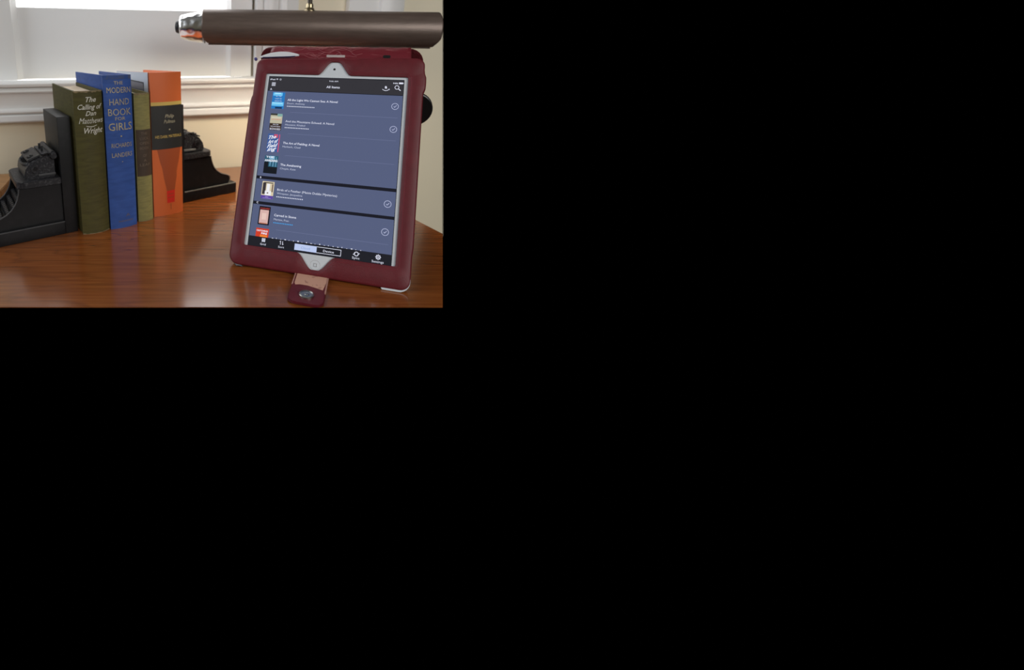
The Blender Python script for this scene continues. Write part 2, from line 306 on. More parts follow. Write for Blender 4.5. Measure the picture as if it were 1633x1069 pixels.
# ------------------------------------------------------------------ typewriter bookends
def make_bookend(name, label, loc, yaw, s):
    t = thing(name, label, 'bookend', loc, (0, 0, yaw), 'typewriter bookends')
    X = lambda mb: (setattr(mb, 'v', [(s * v[0], v[1], v[2]) for v in mb.v]) or mb)
    D = 0.079; rim = M['rim_dark'] if s < 0 else M['rim']
    X(MB().box(0, 0.0155, 0, D, 0, 0.150, 0.0008)).build('back_plate', M['black'], t)
    X(MB().box(0.0155, 0.110, 0, D, 0, 0.0165, 0.0010)).build('base', M['black'], t)
    X(MB().box(0.0155, 0.1092, -0.0004, 0.0022, 0.0158, 0.0172, 0.0005)).build('base_rim', rim, t)
    # side panels with the sweeping curve of a typewriter's flank
    curve = [(0.0640, 0.0660), (0.0650, 0.0600), (0.0670, 0.0530), (0.0700, 0.0470), (0.0745, 0.0410), (0.0800, 0.0365), (0.0870, 0.0330), (0.0940, 0.0310), (0.0985, 0.0285), (0.1000, 0.0245), (0.0990, 0.0195), (0.0975, 0.0165)]
    poly = [(0.0155, 0.0165), (0.0155, 0.0660)] + curve
    for y0, y1 in ((0.0045, 0.0095), (D - 0.0095, D - 0.0045)):
        X(MB().prism(poly, lambda u, v, h: (u, h, v), y0, y1, 0.0006)).build('side_panel', M['black'], t)
        X(MB().tube([(a + 0.0003, y0, z + 0.0003) for a, z in curve[:-1]], 0.0009, 6)).build('panel_rim', rim, t)
    inner = [(0.0155, 0.0165), (0.0155, 0.0655), (0.058, 0.0655), (0.060, 0.050), (0.066, 0.039), (0.076, 0.030), (0.090, 0.0245), (0.094, 0.0165)]
    X(MB().prism(inner, lambda u, v, h: (u, h, v), 0.0095, D - 0.0095)).build('key_bed', M['black'], t)
    # keys, four stepped rows across the bed
    rows = [(0.0640, 0.0475), (0.0700, 0.0400), (0.0775, 0.0338), (0.0860, 0.0300)]
    kb = MB().lathe([(0.0024, 0), (0.0027, 0.0015), (0.0022, 0.0024)], 'z', (0, 0, 0), 8).build('key', M['black_top'], t)
    first = True
    for r, (a, z) in enumerate(rows):
        X(MB().box(a - 0.0026, a + 0.0026, 0.0105, D - 0.0105, z - 0.012, z - 0.0005, 0.0006)).build('key_row', M['black'], t)
        for k in range(9):
            q = kb if first else kb.copy()
            if not first: C.objects.link(q)
            first = False; q.parent = t; q.location = (s * a, 0.0135 + k * (D - 0.027) / 8, z - 0.0005); q.rotation_euler = (0, s * R(14), 0)
    # deck with rounded outer corners
    dk = rrect(0.0155, 0.0665, 0.0015, D - 0.0015, [0.001, 0.010, 0.010, 0.001])
    X(MB().prism(dk, lambda u, v, h: (u, v, h), 0.0665, 0.0745, 0.0008)).build('deck', M['black_top'], t)
    # machine body: sloping top, chamfered front
    bp = [(0.0200, 0.0745), (0.0200, 0.1000), (0.0280, 0.1035), (0.0470, 0.0965), (0.0540, 0.0870), (0.0555, 0.0800), (0.0545, 0.0745)]
    X(MB().prism(bp, lambda u, v, h: (u, h, v), 0.010, D - 0.012, 0.0012)).build('machine_body', M['black_top'], t)
    # two cover plates on the slope with a gap between them
    tl = math.atan2(0.0070, 0.0190)
    for a0, a1 in ((0.0205, 0.0340), (0.0356, 0.0505)):
        zf = lambda a: 0.1042 - (a - 0.028) * math.tan(tl) if a > 0.028 else 0.1042 - (0.028 - a) * 0.30
        X(MB().prism([(a0, zf(a0)), (a1, zf(a1)), (a1, zf(a1) + 0.0022), (a0, zf(a0) + 0.0022)], lambda u, v, h: (u, h, v), 0.013, D - 0.016, 0.0005)).build('cover_plate', M['black_top'], t)
    # platen roller and its knobs
    X(MB().lathe([(0.0040, 0.008), (0.0040, D - 0.008)], 'y', (0.0215, 0, 0.1035), 18)).build('platen', M['black_top'], t)
    for y0 in (0.0035, D - 0.0085):
        X(MB().lathe([(0.0034, 0), (0.0040, 0.001), (0.0040, 0.004), (0.0034, 0.005)], 'y', (0.0215, y0, 0.1020), 16)).build('platen_knob', M['black_top'], t)
    # round boss on each flank
    for y0, y1 in ((0.0075, 0.0105), (D - 0.0125, D - 0.0095)):
        X(MB().lathe([(0.0055, 0), (0.0055, y1 - y0)], 'y', (0.0430, y0, 0.0880), 18)).build('flank_boss', M['black_top'], t)
        X(MB().lathe([(0.0026, 0), (0.0026, 0.0012)], 'y', (0.0430, y0 - 0.0008 if y0 < 0.04 else y1, 0.0880), 12)).build('boss_hub', M['black'], t)
        X(MB().box(0.0200, 0.0400, y0 + 0.0005, y1, 0.0775, 0.0805, 0.0006)).build('side_rail', rim, t)
    # ribbon spools and the type basket
    for y in (0.024, D - 0.026):
        X(MB().lathe([(0.0050, 0), (0.0054, 0.001), (0.0054, 0.002), (0.0022, 0.0023), (0.0020, 0.0036)], 'z', (0.0440, y, 0.0985), 16)).build('ribbon_spool', M['black'], t)
    arc = []
    for k in range(13):
        a = PI * k / 12; arc.append((0.0480 + 0.0065 * math.sin(a), D / 2 - 0.001 - 0.021 * math.cos(a), 0.0930 - 0.0025 * math.sin(a)))
    X(MB().tube(arc, 0.0022, 8)).build('type_basket', M['black_top'], t)
    for k in range(9):
        a = PI * (k + 1) / 10; e = Vector((0.0480 + 0.0065 * math.sin(a), D / 2 - 0.001 - 0.021 * math.cos(a), 0.0935)); i = Vector((0.0400, D / 2 - 0.001 - 0.008 * math.cos(a), 0.0985))
        X(MB().tube([i, (i + e) / 2 + Vector((0, 0, 0.0006)), e], 0.0008, 5)).build('type_bar', M['black'], t)
    # return lever and paper finger posts standing up from the carriage
    X(MB().tube([(0.0215, 0.006, 0.1035), (0.0290, 0.004, 0.1060), (0.0340, 0.003, 0.1050)], 0.0012, 6)).build('return_lever', M['black'], t)
    for y in (0.030, 0.046):
        X(MB().box(0.0285, 0.0310, y, y + 0.0030, 0.1030, 0.1105, 0.0005)).build('paper_finger', M['black'], t)
    return t
make_bookend('typewriter_bookend', 'black typewriter bookend at the left, with its rows of keys showing', (-0.1839, 0.5403, 0), R(32.0), -1)
make_bookend('typewriter_bookend', 'black typewriter bookend right of the orange book, worn grey on its deck', (-0.0678, 0.6381, 0), R(33.0), 1)

# ------------------------------------------------------------------ books
def spine_fn(wd_, bul): return lambda x: -bul * (1 - (2 * x / wd_ - 1) ** 2)
def make_book(label, loc, yaw, wdt, h, d, bul, cover_m, page_m, th=0.0024, groove=0.0012, drop=0.0):
    t = thing('book', label, 'book', loc, (0, 0, yaw), 'books between the bookends')
    sp = spine_fn(wdt, bul)
    outer = [(0, d), (0, 0.012), (groove, 0.008), (groove * 0.4, 0.004)]
    n = 14
    outer += [(wdt * i / n, sp(wdt * i / n)) for i in range(n + 1)]
    outer += [(wdt - groove * 0.4, 0.004), (wdt - groove, 0.008), (wdt, 0.012), (wdt, d)]
    inn = [(wdt - th, d), (wdt - th, 0.012), (wdt - th - groove, 0.008), (wdt - th, 0.004)]
    inn += [(th + (wdt - 2 * th) * i / n, sp(th + (wdt - 2 * th) * i / n) + th) for i in range(n, -1, -1)]
    inn += [(th, 0.004), (th + groove, 0.008), (th, 0.012), (th, d)]
    cv = MB().prism(outer + inn, lambda u, v, q: (u, v, q), 0.0, h, 0.0)
    if drop: cv.v = [(x, y, z - drop * max(0, y) / d if z > h / 2 else z) for x, y, z in cv.v]
    cv.build('cover', cover_m, t, 0.55)
    MB().box(th + groove, wdt - th - groove, 0.0085, d - 0.004, 0.0035, h - 0.0045 - drop).build('page_block', page_m, t, 0)
    return t, sp
def spine_map(mb, v, f, sp, cx, cz, off=0.0004):
    mb.add([(cx + x, sp(cx + x) - off, cz + z) for x, z in v], f)
def spine_patch(sp, quad, off, n=10):
    """quad: bl, br, tr, tl corners (x,z) - curved sheet lying on the spine"""
    mb = MB(); (a, b, c, d_) = [Vector(q) for q in quad]; lo, hi = [], []
    for i in range(n + 1):
        p = a.lerp(b, i / n); q = d_.lerp(c, i / n); lo.append((p.x, sp(p.x) - off, p.y)); hi.append((q.x, sp(q.x) - off, q.y))
    o = len(mb.v); mb.v += lo + hi
    for i in range(n): mb.f.append((i, i + 1, n + 2 + i, n + 1 + i))
    return mb
def fray(t, sp, wdt, z, seed):
    rnd = random.Random(seed); mb = MB(); n = 16; lo, hi = [], []
    for i in range(n + 1):
        x = wdt * (0.01 + 0.98 * i / n); e = (0.0008 + 0.0018 * rnd.random()) * (1 if z > 0.05 else 0.55)
        lo.append((x, sp(x) - 0.0003, z - e if z > 0.05 else z)); hi.append((x, sp(x) - 0.0003, z if z > 0.05 else z + e * 0.7))
    mb.v += lo + hi
    for i in range(n): mb.f.append((i, i + 1, n + 2 + i, n + 1 + i))
    mb.build('frayed_edge', M['fray'], t, 0, False)
def lines(t, sp, name, m, rows):
    mb = MB()
    for body, cx, cz, size, width, bold, shear in rows:
        v, f = text(body, size, bold, shear, width, 'CENTER'); spine_map(mb, v, f, sp, cx, cz)
    return mb.build(name, m, t, 0, False)

# green
t, sp = make_book('tall dark olive-green clothbound book with silver script title, nearest the left bookend', (-0.1751, 0.5307, 0), R(31.5), 0.0346, 0.181, 0.113, 0.0055, M['green'], M['pages'])
lines(t, sp, 'title_text', M['silver_ink'], [('The', 0.0195, 0.1680, 0.0085, 0.0125, 0.012, 0.35), ('Calling of', 0.0185, 0.1592, 0.0085, 0.0290, 0.012, 0.35), ('Dan', 0.0185, 0.1516, 0.0080, 0.0130, 0.012, 0.35),
      ("Matthews", 0.0190, 0.1422, 0.0098, 0.0295, 0.014, 0.35), ('Wright', 0.0210, 0.1300, 0.0098, 0.0230, 0.012, 0.35)])
sw = MB(); swp = [(0.0120 + 0.0130 * i / 10, 0.1392 - 0.0014 * math.sin(PI * i / 10) + 0.0004 * i / 10) for i in range(11)]
v = [(x, z + 0.0004) for x, z in swp] + [(x, z - 0.0004) for x, z in swp]; spine_map(sw, v, [(i, i + 1, 12 + i, 11 + i) for i in range(10)], sp, 0, 0); sw.build('swash', M['silver_ink'], t, 0, False)
fray(t, sp, 0.0346, 0.1812, 1); fray(t, sp, 0.0346, 0.0, 2)
# blue
t, sp = make_book('bright blue clothbound book with worn gold capitals on its spine', (-0.1433, 0.5462, 0), R(31.5), 0.0358, 0.1985, 0.126, 0.0030, M['blue'], M['pages'], drop=0.0035)
lines(t, sp, 'title_text', M['gold_ink'], [('THE', 0.0185, 0.1870, 0.0062, 0.0115, 0.0, 0), ('MODERN', 0.0190, 0.1770, 0.0098, 0.0300, 0.004, 0), ('HAND', 0.0190, 0.1620, 0.0115, 0.0250, -0.006, 0), ('BOOK', 0.0190, 0.1490, 0.0125, 0.0290, -0.004, 0),
      ('FOR', 0.0190, 0.1430, 0.0060, 0.0130, 0.0, 0), ('GIRLS', 0.0190, 0.1305, 0.0135, 0.0300, 0.004, 0), ('\u2022', 0.0190, 0.1200, 0.0080, 0.0022, 0.0, 0), ('RICHARDS', 0.0195, 0.1085, 0.0080, 0.0265, -0.002, 0), ('LANDERS', 0.0195, 0.0960, 0.0082, 0.0265, -0.002, 0), ('\u2022', 0.0190, 0.0880, 0.0050, 0.0014, 0.0, 0)])
spine_patch(sp, [(0.0006, 0.1935), (0.0352, 0.1935), (0.0352, 0.1985), (0.0006, 0.1985)], 0.0003).build('worn_head', worn('soiled_blue_cloth', (0.030, 0.075, 0.27), (0.09, 0.10, 0.14), 130, 0.45, 0.75, 0.6), t, 0, False)
lines(t, sp, 'publisher_mark', M['gold_dull'], [('A', 0.0230, 0.0150, 0.0062, 0.0055, -0.01, 0), ('llllllllll', 0.0200, 0.0085, 0.0028, 0.0190, 0, 0)])
# olive
t, sp = make_book('thin faded olive book with a dark brown spine label between blue and orange', (-0.1118, 0.5725, 0), R(31.5), 0.0212, 0.1740, 0.110, 0.0030, M['olive'], M['pages'])
spine_patch(sp, [(0.0006, 0.0640), (0.0214, 0.0640), (0.0214, 0.1270), (0.0006, 0.1270)], 0.0003).build('spine_label', M['olive_label'], t, 0, False)
ob = MB()
for body, cz, wdt_ in (('THE', 0.1200, 0.0085), ('LUCK', 0.1135, 0.0115), ('OPEN', 0.1070, 0.0125), ('BOOK', 0.1005, 0.0130), ('OF', 0.0905, 0.0050), ('A', 0.0840, 0.0040), ('LEAF', 0.0780, 0.0140)):
    v, f = text(body, 0.0052, 0.0, 0, wdt_, 'CENTER'); spine_map(ob, v, f, sp, 0.0112, cz, 0.0006)
ob.build('label_text', M['gold_dull'], t, 0, False)
fray(t, sp, 0.0212, 0.1742, 5); fray(t, sp, 0.0212, 0.0, 6)
# orange
t, sp = make_book('thick orange-jacketed hardback with a black band and yellow stripe', (-0.0932, 0.5894, 0), R(31.5), 0.0448, 0.1990, 0.128, 0.0032, M['orange'], M['pages_white'], drop=0.005)
spine_patch(sp, [(0.0, 0.0960), (0.0448, 0.0960), (0.0448, 0.1555), (0.0, 0.1555)], 0.0003).build('black_band', M['jacket_black'], t, 0, False)
spine_patch(sp, [(0.0, 0.1555), (0.0448, 0.1555), (0.0448, 0.1602), (0.0, 0.1602)], 0.0003).build('yellow_stripe', M['yellow'], t, 0, False)
spine_patch(sp, [(0.0190, 0.0360), (0.0310, 0.0360), (0.0420, 0.0960), (0.0065, 0.0960)], 0.0002).build('rust_wedge', M['orange_dark'], t, 0, False)
spine_patch(sp, [(0.0190, 0.0180), (0.0305, 0.0180), (0.0312, 0.0360), (0.0188, 0.0360)], 0.0003).build('red_block', M['redprint'], t, 0, False)
pm = MB()
for z in (0.0305, 0.0255): pm.add(spine_patch(sp, [(0.0205, z), (0.0290, z), (0.0290, z + 0.0009), (0.0205, z + 0.0009)], 0.0005, 4).v, [(i, i + 1, 6 + i, 5 + i) for i in range(4)])
pm.add(spine_patch(sp, [(0.0240, 0.0080), (0.0250, 0.0080), (0.0250, 0.0165), (0.0240, 0.0165)], 0.0004, 2).v, [(i, i + 1, 4 + i, 3 + i) for i in range(2)])
pm.build('publisher_mark', M['orange_dark'], t, 0, False)
lines(t, sp, 'author_text', M['cream_ink'], [('Philip', 0.0252, 0.1388, 0.0068, 0.0130, -0.004, 0.3), ('Pullman', 0.0252, 0.1315, 0.0068, 0.0165, -0.004, 0.3), ('\u2022', 0.0250, 0.1200, 0.0080, 0.0022, 0, 0)])
lines(t, sp, 'title_text', M['yellow'], [('HIS DARK MATERIALS', 0.0240, 0.1115, 0.0056, 0.0385, 0.004, 0)])
# white back of the jacket with its printed panel (left board of the orange book)
jb = MB().box(-0.0004, -0.0001, 0.006, 0.128, 0.0, 0.1990); jb.v = [(x, y, z - 0.005 * y / 0.128 if z > 0.1 else z) for x, y, z in jb.v]
jb.build('jacket_back', M['jacket_white'], t, 0)
MB().box(-0.0007, -0.0004, 0.020, 0.108, 0.060, 0.1850).build('panel_border', M['jacket_black'], t, 0)
MB().box(-0.0010, -0.0007, 0.0215, 0.1065, 0.0615, 0.1835).build('printed_panel', M['jacket_grey'], t, 0)

# ------------------------------------------------------------------ tablet and its case
TP = Vector((0.11347, 0.47507, 0.11055)); TYAW, TLEAN = -0.31579, 0.45501
TROT = (PI / 2 - TLEAN, 0, TYAW)
mm = 0.001
tab = thing('tablet_computer', 'white tablet computer with a lit book list on its screen, leaning on the desk', 'tablet', TP, TROT)
body = MB(); br = rrect(-91 * mm, 92 * mm, -116.5 * mm, 119 * mm, 10 * mm, 6)
body.loft([[(x, y, z) for x, y in offset(br, d)] for d, z in ((-2.5 * mm, -9.5 * mm), (-0.4 * mm, -7 * mm), (0, -3 * mm), (-0.3 * mm, -0.8 * mm), (-0.8 * mm, -0.3 * mm))], True, True, True)
body.build('body', M['white_tab'], tab, 0.5)
scr = MB().box(-74.4 * mm, 74.4 * mm, -98.8 * mm, 98.8 * mm, -0.3 * mm, 0.0)
bezel_black = emis('screen_edge_black', lin((14, 22, 34)), 0.7)
display = scr.build('display', bezel_black, tab, 0)
cm = MB().lathe([(1.25 * mm, -0.3 * mm), (1.25 * mm, -0.1 * mm)], 'z', (-0.4 * mm, 109.2 * mm, 0), 16); cm.build('camera_lens', M['disc'], tab)
hb = MB(); hb.loft([[(rr * math.cos(2 * PI * i / 24), -109.3 * mm + rr * math.sin(2 * PI * i / 24), z) for i in range(24)] for rr, z in ((5.4 * mm, -0.3 * mm), (5.2 * mm, -0.15 * mm), (4.6 * mm, -0.4 * mm))], True, False, True)
hb.build('home_button', mat('home_button_grey', (0.50, 0.50, 0.50), 0.3), tab)
sq = MB()
for x0, y0, x1, y1 in ((-1.6, -111, 1.6, -110.6), (-1.6, -107.9, 1.6, -107.5), (-1.6, -111, -1.2, -107.5), (1.2, -111, 1.6, -107.5)): sq.box(x0 * mm, x1 * mm, y0 * mm, y1 * mm, -0.4 * mm, -0.12 * mm)
sq.build('home_square', mat('home_mark_grey', (0.28, 0.28, 0.29), 0.4), tab, 0)

# screen contents (flat, glowing, each a sub-part of the display)
UI = {}
def um(key, rgb, k=1.0):
    if key not in UI: UI[key] = emis('screen_' + key, lin(rgb), k)
    return UI[key]
def uq(name, key, rgb, rects, z=0.05, k=1.0):
    mb = MB()
    for x0, y0, x1, y1 in rects: mb.add([(x0 * mm, y0 * mm, z * mm), (x1 * mm, y0 * mm, z * mm), (x1 * mm, y1 * mm, z * mm), (x0 * mm, y1 * mm, z * mm)], [(0, 1, 2, 3)])
    return mb.build(name, um(key, rgb, k), display, 0, False)
def ut(name, key, rgb, rows, z=0.10, k=1.0):
    mb = MB()
    for body_, x, y, size, width, bold, al in rows:
        v, f = text(body_, size * mm, bold, 0, width * mm if width else None, al); mb.add([(x * mm + a, y * mm + b, z * mm) for a, b in v], f)
    return mb.build(name, um(key, rgb, k), display, 0, False)
def ring(cx, cy, r0_, r1_, n=24, z=0.10, a0=0, a1=2 * PI):
    v = []; f = []
    for i in range(n + 1):
        a = a0 + (a1 - a0) * i / n
        v += [((cx + r0_ * math.cos(a)) * mm, (cy + r0_ * math.sin(a)) * mm, z * mm), ((cx + r1_ * math.cos(a)) * mm, (cy + r1_ * math.sin(a)) * mm, z * mm)]
    for i in range(n): f.append((2 * i, 2 * i + 1, 2 * i + 3, 2 * i + 2))
    return v, f
def bar(x0, y0, x1, y1, wd_, z=0.10):
    a = Vector((x0, y0)); b = Vector((x1, y1)); n_ = (b - a).normalized(); n_ = Vector((-n_.y, n_.x)) * wd_ / 2
    return [((p.x) * mm, (p.y) * mm, z * mm) for p in (a - n_, b - n_, b + n_, a + n_)], [(0, 1, 2, 3)]
BG = (86, 95, 126); WH = (225, 228, 245)
uq('header_bar', 'header', (52, 51, 56), [(-73.9, 81.2, 73.9, 98.0)])
uq('list_row', 'row', BG, [(-73.9, 55.6, 73.9, 80.6)]); uq('list_row', 'row', BG, [(-73.9, 30.3, 73.9, 55.6)]); uq('list_row', 'row', BG, [(-73.9, 4.8, 73.9, 30.3)])
uq('list_row', 'row', BG, [(-73.9, -20.6, 73.9, 4.8)]); uq('list_row', 'row', BG, [(-73.9, -49.5, 73.9, -24.1)]); uq('list_row', 'row', BG, [(-73.9, -78.4, 73.9, -52.8)]); uq('list_row', 'row', BG, [(-73.9, -88.0, 73.9, -78.4)])
for yy in (55.6, 30.3, 4.8, -78.4): uq('row_divider', 'divider', (106, 114, 148), [(-45, yy - 0.2, 70, yy + 0.2)], 0.08)
uq('section_bar', 'section', (26, 27, 36), [(-73.9, -24.1, 73.9, -20.6)]); uq('section_bar', 'section', (26, 27, 36), [(-73.9, -52.8, 73.9, -49.5)])
uq('tool_bar', 'tool', (31, 32, 38), [(-73.9, -98.5, 73.9, -88.0)])
ut('section_letters', 'text', WH, [('A', -70.3, 81.6, 3.2, None, 0.02, 'CENTER'), ('B', -69.3, -23.4, 2.8, None, 0.02, 'CENTER'), ('C', -69.3, -51.9, 3.0, None, 0.02, 'CENTER')])
st_ = ut('status_text', 'text', WH, [('iPad', -72.6, 94.0, 2.2, 5.8, 0.02, 'LEFT'), ('9:06 AM', 0.0, 93.9, 2.4, 9.6, 0.02, 'CENTER'), ('94%', 63.0, 93.9, 2.2, 5.0, 0.02, 'LEFT'), ('All Items', 0.0, 86.4, 3.9, 14.6, 0.012, 'CENTER')])
wf = MB()
for r_ in (0.5, 1.1, 1.7): wf.add(*ring(-64.5, 94.0, r_ - 0.25, r_ + 0.1, 8, 0.1, R(45), R(135)))
for i in range(8):
    a = 2 * PI * i / 8; wf.add(*bar(-60.6 + 0.5 * math.cos(a), 94.9 + 0.5 * math.sin(a), -60.6 + 1.2 * math.cos(a), 94.9 + 1.2 * math.sin(a), 0.3))
wf.build('status_icons', um('text', WH), display, 0, False)
uq('battery', 'text', WH, [(69.0, 94.0, 73.2, 95.8), (73.5, 94.5, 73.9, 95.3)], 0.1)
uq('menu_icon', 'text', WH, [(-70.2, 90.4, -65.8, 91.0), (-70.2, 89.2, -65.8, 89.8), (-70.2, 88.0, -65.8, 88.6), (-70.2, 86.8, -65.8, 87.4)], 0.1)
lg = MB(); v, f = text('a', 5.4 * mm, 0.03, 0, None, 'CENTER'); lg.add([(56.1 * mm + x, 88.5 * mm + y, 0.1 * mm) for x, y in v], f)
lg.add(*ring(56.0, 90.6, 4.3, 4.9, 14, 0.1, R(222), R(322))); lg.add(*bar(59.2, 88.3, 59.9, 87.0, 0.5)); lg.build('store_logo', um('text', WH), display, 0, False)
mg = MB(); mg.add(*ring(67.3, 90.0, 1.75, 2.35)); mg.add(*bar(69.0, 88.4, 71.2, 86.4, 0.85)); mg.build('search_icon', um('text', WH), display, 0, False)
for cx, cy in ((66.8, 68.4), (66.8, 42.8), (66.6, -37.3), (66.1, -66.1)):
    ck = MB(); ck.add(*ring(cx, cy, 3.15, 3.65, 28)); ck.add(*bar(cx - 1.3, cy - 0.1, cx - 0.3, cy - 1.3, 0.55)); ck.add(*bar(cx - 0.5, cy - 1.2, cx + 1.5, cy + 1.2, 0.55)); ck.build('check_mark', um('check', (186, 192, 222)), display, 0, False)
for row_ in [('All the Light We Cannot See: A Novel', -49.6, 69.2, 3.5, 56.2, 0.012, 'LEFT'), ('And the Mountains Echoed: A Novel', -49.0, 43.6, 3.5, 54.2, 0.012, 'LEFT'), ('The Art of Fielding: A Novel', -48.8, 18.0, 3.5, 40.5, 0.012, 'LEFT'),
    ('The Awakening', -48.8, -7.2, 3.5, 23.2, 0.012, 'LEFT'), ('Birds of a Feather (Maisie Dobbs Mysteries)', -49.0, -35.6, 3.5, 64.6, 0.012, 'LEFT'), ('Carved in Stone', -49.0, -63.8, 3.5, 24.2, 0.012, 'LEFT')]: ut('book_title', 'text', WH, [row_])
for row_ in [('Doerr, Anthony', -49.4, 65.2, 2.9, 20.0, 0.0, 'LEFT'), ('Hosseini, Khaled', -48.8, 39.8, 2.9, 22.4, 0.0, 'LEFT'), ('Harbach, Chad', -48.8, 14.0, 2.9, 20.0, 0.0, 'LEFT'),
    ('Chopin, Kate', -48.8, -11.2, 2.9, 17.4, 0.0, 'LEFT'), ('Winspear, Jacqueline', -48.9, -39.4, 2.9, 28.0, 0.0, 'LEFT'), ('Merton, Fran', -48.8, -68.2, 2.9, 16.4, 0.0, 'LEFT')]: ut('book_author', 'author', (196, 202, 224), [row_])
def dots(y, x0, x1, n): return [(x0 + (x1 - x0) * i / (n - 1) - 0.55, y - 0.5, x0 + (x1 - x0) * i / (n - 1) + 0.55, y + 0.5) for i in range(n)]
uq('progress_dots', 'text', WH, dots(62.6, -48.8, -18.8, 17), 0.1); uq('progress_dots', 'text', WH, dots(37.2, -48.5, -22.5, 15), 0.1); uq('progress_dots', 'text', WH, dots(-42.4, -48.5, -20.5, 16), 0.1)
uq('progress_dots', 'bluedots', (70, 165, 235), dots(-71.0, -48.4, -28.4, 12), 0.1)
# thumbnails of the book covers
def cover(name, layers):
    first_ = None
    for i, (key, rgb, rects) in enumerate(layers):
        mb_z = 0.10 + 0.04 * i
        uq(name if i == 0 else name + '_print', key, rgb, rects, mb_z)
cover('thumbnail_blue', [('t1a', (40, 120, 190), [(-67.6, 59.0, -53.0, 79.0)]), ('t1b', (110, 195, 240), [(-66.8, 74.8, -56.0, 78.6), (-67.4, 62.5, -53.6, 67.0)]), ('t1c', (175, 230, 255), [(-65.0, 77.0, -58.0, 78.4), (-67.0, 65.2, -55.0, 66.2)]), ('t1d', (20, 45, 80), [(-63.0, 59.2, -55.0, 61.2)])])
ut('thumbnail_letters', 'text', WH, [('ALL THE', -60.3, 73.6, 1.6, 6.5, 0, 'CENTER'), ('LIGHT WE', -60.3, 70.6, 1.6, 7.5, 0, 'CENTER'), ('CANNOT SEE', -60.3, 67.8, 1.6, 8.5, 0, 'CENTER')], 0.3)
cover('thumbnail_cream', [('t2a', (188, 182, 158), [(-66.8, 41.5, -53.0, 51.5)]), ('t2b', (58, 46, 38), [(-66.8, 33.3, -53.0, 41.5)]), ('t2c', (60, 62, 56), [(-66.8, 51.0, -59.0, 53.2)]), ('t2d', (130, 170, 165), [(-58.8, 49.8, -53.2, 53.0)]), ('t2e', (205, 200, 178), [(-65.5, 47.0, -54.5, 49.4)])])
ut('thumbnail_letters', 'text', WH, [('AND THE', -59.8, 39.6, 1.4, 6.5, 0.02, 'CENTER'), ('MOUNTAINS', -59.8, 37.0, 2.0, 11.0, 0.02, 'CENTER'), ('ECHOED', -59.8, 33.8, 2.6, 12.2, 0.02, 'CENTER')], 0.3)
ut('thumbnail_letters', 'pinkt', (215, 140, 120), [('HOSSEINI', -59.8, 45.6, 1.8, 11.0, 0.02, 'CENTER')], 0.3)
cover('thumbnail_script', [('t3a', (62, 92, 152), [(-67.0, 7.8, -52.8, 29.0)]), ('t3b', (196, 84, 112), [(-54.2, 8.0, -53.0, 28.6), (-60.0, 24.5, -55.5, 28.6)])])
t3 = MB()
for body_, x, y, s_, w_ in (('The', -61.5, 23.2, 5.6, 8.5), ('Art of', -60.4, 18.0, 6.0, 11.5), ('Field', -60.6, 13.0, 6.0, 11.8), ('ing', -60.8, 9.0, 6.0, 10.5)):
    v, f = text(body_, s_ * mm, 0.02, 0.4, w_ * mm, 'CENTER'); t3.add([(x * mm + a, y * mm + b + a * 0.18, 0.25 * mm) for a, b in v], f)
t3.build('thumbnail_letters', um('bright', (240, 244, 255)), display, 0, False)
cover('thumbnail_forest', [('t4a', (46, 92, 116), [(-67.4, -17.2, -52.0, 3.3)]), ('t4b', (22, 26, 32), [(-67.4, -17.2, -52.0, -9.5), (-67.4, -10.0, -62.5, -4.0)]), ('t4c', (120, 172, 204), [(-62.0, -1.0, -56.0, 3.0), (-61.0, -8.5, -60.2, -2.0), (-57.6, -9.0, -56.8, -2.0), (-54.5, -9.0, -53.9, 2.0)])])
ut('thumbnail_letters', 'bright', (240, 244, 255), [('THE', -61.5, 0.6, 2.8, 9.0, 0.02, 'CENTER'), ('AWAKENING', -59.8, -3.6, 3.4, 14.6, 0.03, 'CENTER')], 0.3)
cover('thumbnail_figure', [('t5a', (214, 200, 170), [(-66.4, -46.0, -52.8, -26.4)]), ('t5b', (58, 54, 58), [(-65.6, -41.0, -62.0, -28.0), (-64.5, -28.4, -54.0, -27.4)]), ('t5c', (236, 236, 240), [(-62.5, -42.0, -55.5, -37.0), (-61.0, -37.0, -57.5, -29.0)]), ('t5d', (110, 90, 80), [(-60.2, -40.0, -58.6, -38.6), (-55.2, -38.0, -53.8, -29.0)]), ('t5e', (92, 70, 158), [(-66.4, -46.0, -52.8, -42.2)])])
uq('thumbnail_print', 'lav', (176, 164, 220), [(-61.5, -44.2, -58.0, -43.6), (-64.0, -45.4, -55.0, -45.1)], 0.3)
cover('thumbnail_dark_frame', [('t6a', (24, 20, 28), [(-66.2, -74.8, -53.6, -54.5)]), ('t6b', (214, 176, 170), [(-65.0, -73.4, -55.2, -58.4)]), ('t6c', (228, 196, 186), [(-62.5, -69.0, -57.6, -62.0)]), ('t6d', (190, 120, 96), [(-64.6, -73.6, -55.6, -72.6)])])
ut('thumbnail_letters', 'redt', (190, 70, 60), [('CARVED', -59.9, -57.6, 2.2, 10.6, 0.02, 'CENTER')], 0.3)
cover('thumbnail_red', [('t7a', (206, 62, 40), [(-66.9, -88.0, -52.6, -78.7)]), ('t7b', (240, 130, 50), [(-62.0, -88.0, -54.0, -85.8)])])
ut('thumbnail_letters', 'bright', (240, 244, 255), [('CATCHING', -60.0, -82.2, 2.4, 12.4, 0.03, 'CENTER'), ('FIRE', -57.5, -85.0, 2.6, 6.6, 0.03, 'CENTER')], 0.3)
